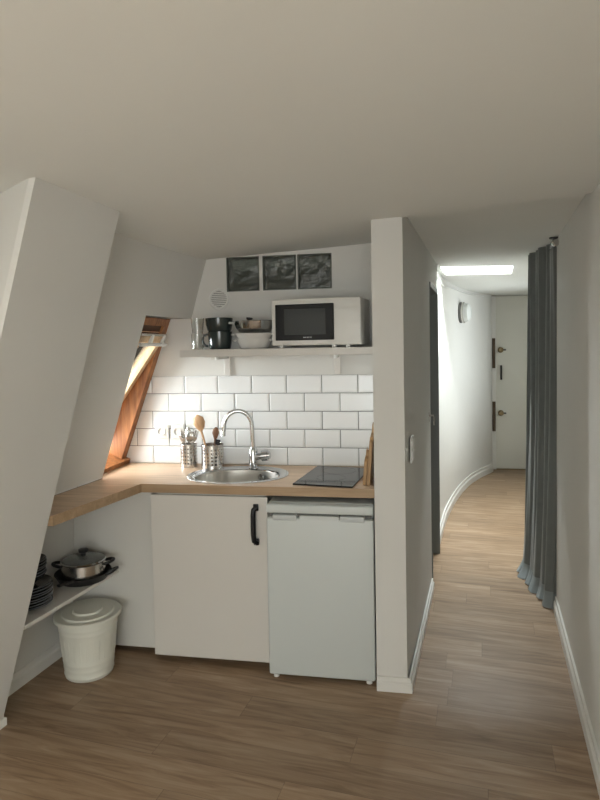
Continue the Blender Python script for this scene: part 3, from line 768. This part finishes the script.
# ------------------------------------------------------------------ low shelf on the left with pan, pot, crockery
SZ = .418
b = MB(); b.prism([(-1.569, 2.207), (-1.475, 2.858), (P2x(2.858, SZ)-.0, 2.858), (P2x(2.207, SZ)-.0, 2.207)], SZ, SZ+.016)
ls = b.build('low_shelf', M_CAB); tag(ls, 'narrow white shelf under the left arm of the worktop', 'shelf')
SZ += .016
def plate_mesh(r, h): return MB().lathe([(0, .002), (r*.55, .0), (r*.62, .003), (r*.82, h*.45), (r, h), (r, h+.003), (r*.98, h+.004), (r*.80, h*.55), (r*.6, .007), (0, .006)], 40)
def edge_mesh(r, h): return MB().lathe([(r-.0005, h+.0008), (r+.0010, h+.0018), (r-.0005, h+.0040), (r*.985, h+.0052)], 40)
PX, PY = -1.680, 2.395
pl0 = empty('dinner_plate', (PX, PY, SZ), 0, 'dark blue-grey dinner plate at the bottom of the stack on the low shelf', 'plate', 'dark dinner plates on the low shelf')
plate_mesh(.104, .016).build('plate_body', M_PLATE, pl0, smooth=True); edge_mesh(.104, .016).build('rim_edge', M_PLATER, pl0, smooth=True)
ords = ['second', 'third', 'fourth', 'fifth', 'sixth', 'seventh', 'eighth']
z = SZ
for k in range(7):
    q = copy_tree(pl0); z += .0118; q.location = (PX+random.uniform(-.003, .003), PY+random.uniform(-.003, .003), z); q['label'] = 'dark dinner plate, %s from the bottom of the larger stack on the low shelf' % ords[k] if k < 6 else 'topmost dark dinner plate, directly beneath the bowls on the low shelf'
z += .018
BX, BY = PX-.012, PY+.01
bo0 = empty('bowl', (BX, BY, z), 0, 'lowest dark bowl, sitting on the dinner plates on the low shelf', 'bowl', 'dark bowls on the plate stack')
MB().lathe([(0, .002), (.042, 0), (.046, .004), (.070, .018), (.086, .040), (.086, .043), (.083, .043), (.067, .022), (.04, .008), (0, .007)], 36).build('bowl_body', M_PLATE, bo0, smooth=True)
MB().lathe([(.0855, .0405), (.0870, .042), (.0855, .0442), (.083, .0442)], 36).build('rim_edge', M_PLATER, bo0, smooth=True)
for k in range(5):
    q = copy_tree(bo0); z += .0118; q.location = (BX+random.uniform(-.004, .004), BY+random.uniform(-.004, .004), z); q['label'] = ('dark bowl, %s from the bottom of the bowl stack on the low shelf' % ords[k]) if k < 4 else 'topmost dark bowl of the stack on the low shelf'

pn_ = empty('frying_pan', (-1.595, 2.715, SZ), 0, 'black non-stick frying pan on the low shelf beneath the steel pot', 'pan')
MB().lathe([(0, 0), (.105, 0), (.115, .004), (.132, .038), (.135, .040), (.132, .041), (.112, .008), (0, .006)], 44).build('pan_body', M_PAN, pn_, smooth=True)
hd = MB().tube([(.02, -.125, .036), (.02, -.15, .042), (.0, -.215, .05)], [.009, .011, .012], 10, flat=.6).build('handle', M_PAN, pn_, smooth=True)
MB().tube([(.12, .03, .034), (.158, .05, .046), (.158, .0, .046), (.125, -.015, .034)], .008, 8).build('side_grip', M_PAN, pn_, smooth=True)
pt = empty('stock_pot', (-1.585, 2.705, SZ+.007), 0, 'stainless steel pot with glass lid standing in the black pan', 'pot')
MB().lathe([(0, 0), (.094, 0), (.102, .006), (.104, .02), (.104, .088), (.107, .092), (.104, .092), (.101, .086), (.100, .012), (0, .008)], 44).build('pot_body', M_STEEL, pt, smooth=True)
ld = MB().lathe([(.106, .093), (.107, .097), (.10, .101), (.06, .113), (0, .118), (0, .115), (.06, .110), (.10, .098), (.106, .093)], 40).build('lid', M_LIDG, pt, smooth=True)
MB().lathe([(.104, .093), (.109, .095), (.104, .100)], 40).build('lid_rim', M_CHROME, ld, smooth=True)
MB().lathe([(0, .116), (.012, .116), (.012, .126), (.022, .134), (.024, .146), (.018, .150), (0, .151)], 24).build('lid_knob', M_BLACKP, ld, smooth=True)
for s_ in (-1, 1):
    P = [(s_*(.10+.045*math.sin(a)), .032*math.cos(a), .075+.01*math.sin(a)) for a in [i*PI/8 for i in range(9)]]
    MB().tube(P, .0075, 8, M=RZ(.35)).build('handle', M_BLACKP, pt, smooth=True)

# ------------------------------------------------------------------ bin
bn = empty('pedal_bin', (-1.545, 2.66, 0), 0, 'cream metal bucket bin with lid on the floor below the low shelf', 'bin')
bn.name = 'waste_bin'
H_ = .285; r0, r1 = .112, .142
pr_ = [(0, .004), (r0-.004, .004), (r0-.002, 0), (r0, .002), (r0+.001, .012), (r0+.0045, .016), (r0+.002, .020)]
def rr(z): return r0+(r1-r0)*z/H_
for zz in (.045, .075):
    pr_ += [(rr(zz)-.0, zz), (rr(zz)+.0018, zz+.004), (rr(zz+.008), zz+.008)]
for zz in (.225, .25):
    pr_ += [(rr(zz), zz), (rr(zz)+.0018, zz+.004), (rr(zz+.008), zz+.008)]
pr_ += [(rr(H_), H_), (rr(H_)-.003, H_), (rr(.02)-.003, .02), (0, .01)]
MB().lathe(pr_, 56).build('bucket', M_BIN, bn, smooth=True, angle=50)
b = MB()
for i in range(28):
    a = 2*PI*i/28; b.tube([(rr(.10)*math.cos(a), rr(.10)*math.sin(a), .10), (rr(.20)*math.cos(a), rr(.20)*math.sin(a), .20)], .0016, 6)
b.build('fluting', M_BIN, bn, smooth=True)
MB().lathe([(.154, H_-.006), (.158, H_-.005), (.159, H_+.007), (.154, H_+.012), (.125, H_+.010), (.118, H_+.018), (.072, H_+.018), (.066, H_+.026), (.0, H_+.027), (0, H_+.022), (.06, H_+.020), (.15, H_+.008), (.152, H_-.004), (.154, H_-.006)], 56).build('lid', M_BIN, bn, smooth=True, angle=40)

# ------------------------------------------------------------------ corridor lamp, cable
def on_curve(yq):
    for (x0_, y0_), (x1_, y1_) in zip(CP, CP[1:]):
        if y0_ <= yq <= y1_:
            t_ = (yq-y0_)/(y1_-y0_); return x0_+(x1_-x0_)*t_, math.atan2(x1_-x0_, y1_-y0_)
yl = 6.52; xl, al = on_curve(yl)
lm = empty('wall_lamp', (xl, yl, 1.90), -al+PI/2, 'round white bulkhead lamp high on the curved corridor wall', 'lamp')
MB().lathe([(0, 0), (.105, 0), (.110, .008), (.108, .028), (.098, .034), (0, .034)], 40, RX(PI/2)).build('base', M_RING, lm, smooth=True)
MB().lathe([(.098, .030), (.100, .05), (.092, .090), (.060, .112), (0, .118)], 40, RX(PI/2)).build('diffuser', M_LAMP, lm, smooth=True)
MB().lathe([(.100, .026), (.112, .030), (.112, .044), (.100, .048)], 40, RX(PI/2)).build('ring', M_STEEL, lm, smooth=True)
cb_ = []
for i, (x, y) in enumerate(CP):
    if y > 7.5: break
    if i % 2 == 0: cb_.append((x+.008, y, 2.125-.045*math.exp(-((y-5.4)/.5)**2)))
cb_ = [(.235, 4.50, 2.152)]+[(.232, 4.56, 2.12)]+cb_[1:]
o = MB().tube(cb_, .006, 8).build('cable', M_PLASTIC, smooth=True)
tag(o, 'thin white cable running along the top of the curved corridor wall', 'cable')

# ------------------------------------------------------------------ curtain
rod = empty('curtain_rod', (.825, 3.56, 2.122), 0, 'dark metal curtain rod under the corridor ceiling by the right wall', 'curtain rod')
MB().tube([(0, 0, 0), (.075, .62, 0), (.14, 1.35, 0)], .011, 14).build('pole', M_IRON, rod, smooth=True)
MB().lathe([(0, 0), (.014, .001), (.020, .010), (.021, .022), (.014, .034), (.011, .036)], 20, RX(-PI/2) @ T((0, 0, -.03))).build('finial', M_STEEL, rod, smooth=True)
MB().lathe([(0, 0), (.028, 0), (.028, .006), (.0, .006)], 20, T((.004, .03, .030))).box(-.004, .012, .022, .038, .0, .032).build('bracket', M_IRON, rod)
# gathered cloth: plan path with folds, from the wall end to the free end
def cpath(z):
    f = max(0, min(1, (2.09-z)/2.09)); out = []
    n = 150
    for i in range(n):
        s_ = i/(n-1)
        bx = .868-.02*f+(-.046-.012*f+.01*math.sin(3*f))*s_; by = 3.60+.07*f+.70*s_
        if s_ > .86: bx += (s_-.86)*.9
        if s_ < .05: bx += 0
        amp = (.030+.010*math.sin(2.3*s_*7+1)+.008*f)*min(1, s_*9+.25)
        ph = 2*PI*(6.5*s_+.05*math.sin(4*f+7*s_))
        wgt = 1-.35*math.sin(PI*f)
        x = bx+amp*wgt*math.sin(ph)+.006*math.sin(3.1*ph+5*f); y = by+.018*math.cos(ph*.98)
        y += .03*math.sin(2.5*f)*(s_-.5)
        out.append((x, y))
    return out
def cloth(z0, z1, steps, off=0, flare=0):
    t = bmesh.new(); R = []
    for k in range(steps+1):
        z = z1+(z0-z1)*k/steps; P = cpath(z); fl = flare*(k/steps)**1.5
        R.append([t.verts.new((x-off-fl*(.3+.7*i/150), y-fl*.7, z+.004*math.sin(i*.4)*(k/steps))) for i, (x, y) in enumerate(P)])
    for a, b_ in zip(R, R[1:]):
        for i in range(len(a)-1): t.faces.new((a[i], a[i+1], b_[i+1], b_[i]))
    r = bmesh.ops.solidify(t, geom=t.faces[:], thickness=.0025)
    m = MB(); m.add(t); return m
cu = empty('curtain', (.83, 3.9, 2.09), 0, 'dark grey floor-length curtain gathered along the right side of the corridor', 'curtain')
o = cloth(.085, 2.150, 40).build('drape', M_CURT, cu, smooth=True, angle=80); o.location = (-.83, -3.9, -2.09)
o = cloth(.008, .092, 6, .001, .05).build('hem', M_HEM, cu, smooth=True, angle=80); o.location = (-.83, -3.9, -2.09)

# ------------------------------------------------------------------ outside
# ------------------------------------------------------------------ lights
def area(name, loc, d, sx, sy, power, col, spread=PI):
    l = bpy.data.lights.new(name, 'AREA'); l.shape = 'RECTANGLE'; l.size = sx; l.size_y = sy; l.energy = power; l.color = col; l.spread = spread
    o = bpy.data.objects.new(name, l); COL.objects.link(o); o.location = loc
    o.rotation_euler = Vector(d).to_track_quat('-Z', 'Y').to_euler(); return o
wc = Vector((-1.656, 3.1, .903))+upv*(HL*.48)+outv*1.1+upv*.15
area('daylight_roof_window', wc-upv*.45, Vector((1, -.05, .08)), 1.9, 1.5, 300, (.90, .95, 1.0))
sc_ = SM @ Vector((SW/2, SD/2, 2.42))
area('daylight_skylight', sc_, (0, 0, -1), .56, .54, 76, (.93, .97, 1.0))
area('daylight_corridor_window', (1.85, 6.15, 1.45), (-1, .1, -.12), 1.1, 1.05, 12, (.97, .99, 1.0))
area('daylight_rear_window', (.1, -3.25, 1.15), (-.1, 1, .2), 1.8, 1.45, 42, (.965, .985, .95))
area('daylight_room_window', (2.5, -1.7, 1.15), (-1, .25, .18), 1.75, 1.5, 235, (.965, .985, .95))

w = bpy.data.worlds.new('overcast_sky'); bpy.context.scene.world = w; w.use_nodes = True
bg = w.node_tree.nodes['Background']; bg.inputs['Color'].default_value = (.86, .92, 1, 1); bg.inputs['Strength'].default_value = 2.0

# ------------------------------------------------------------------ camera
cam = bpy.data.cameras.new('camera'); co = bpy.data.objects.new('camera', cam); COL.objects.link(co)
YAW, PT, RL = math.radians(10), .04, -.018
R = Matrix.Rotation(YAW, 4, 'Z') @ Matrix.Rotation(PI/2-PT, 4, 'X') @ Matrix.Rotation(RL, 4, 'Z')
co.matrix_world = T((0, 0, 1.57)) @ R
cam.sensor_fit = 'VERTICAL'; cam.sensor_height = 32; cam.lens = 32*600/800
cam.shift_y = -29/800; cam.clip_start = .05
sc = bpy.context.scene; sc.camera = co
sc.view_settings.view_transform = 'Standard'; sc.view_settings.look = 'None'; sc.view_settings.gamma = 1; sc.view_settings.exposure = .22
sc.view_settings.use_curve_mapping = False
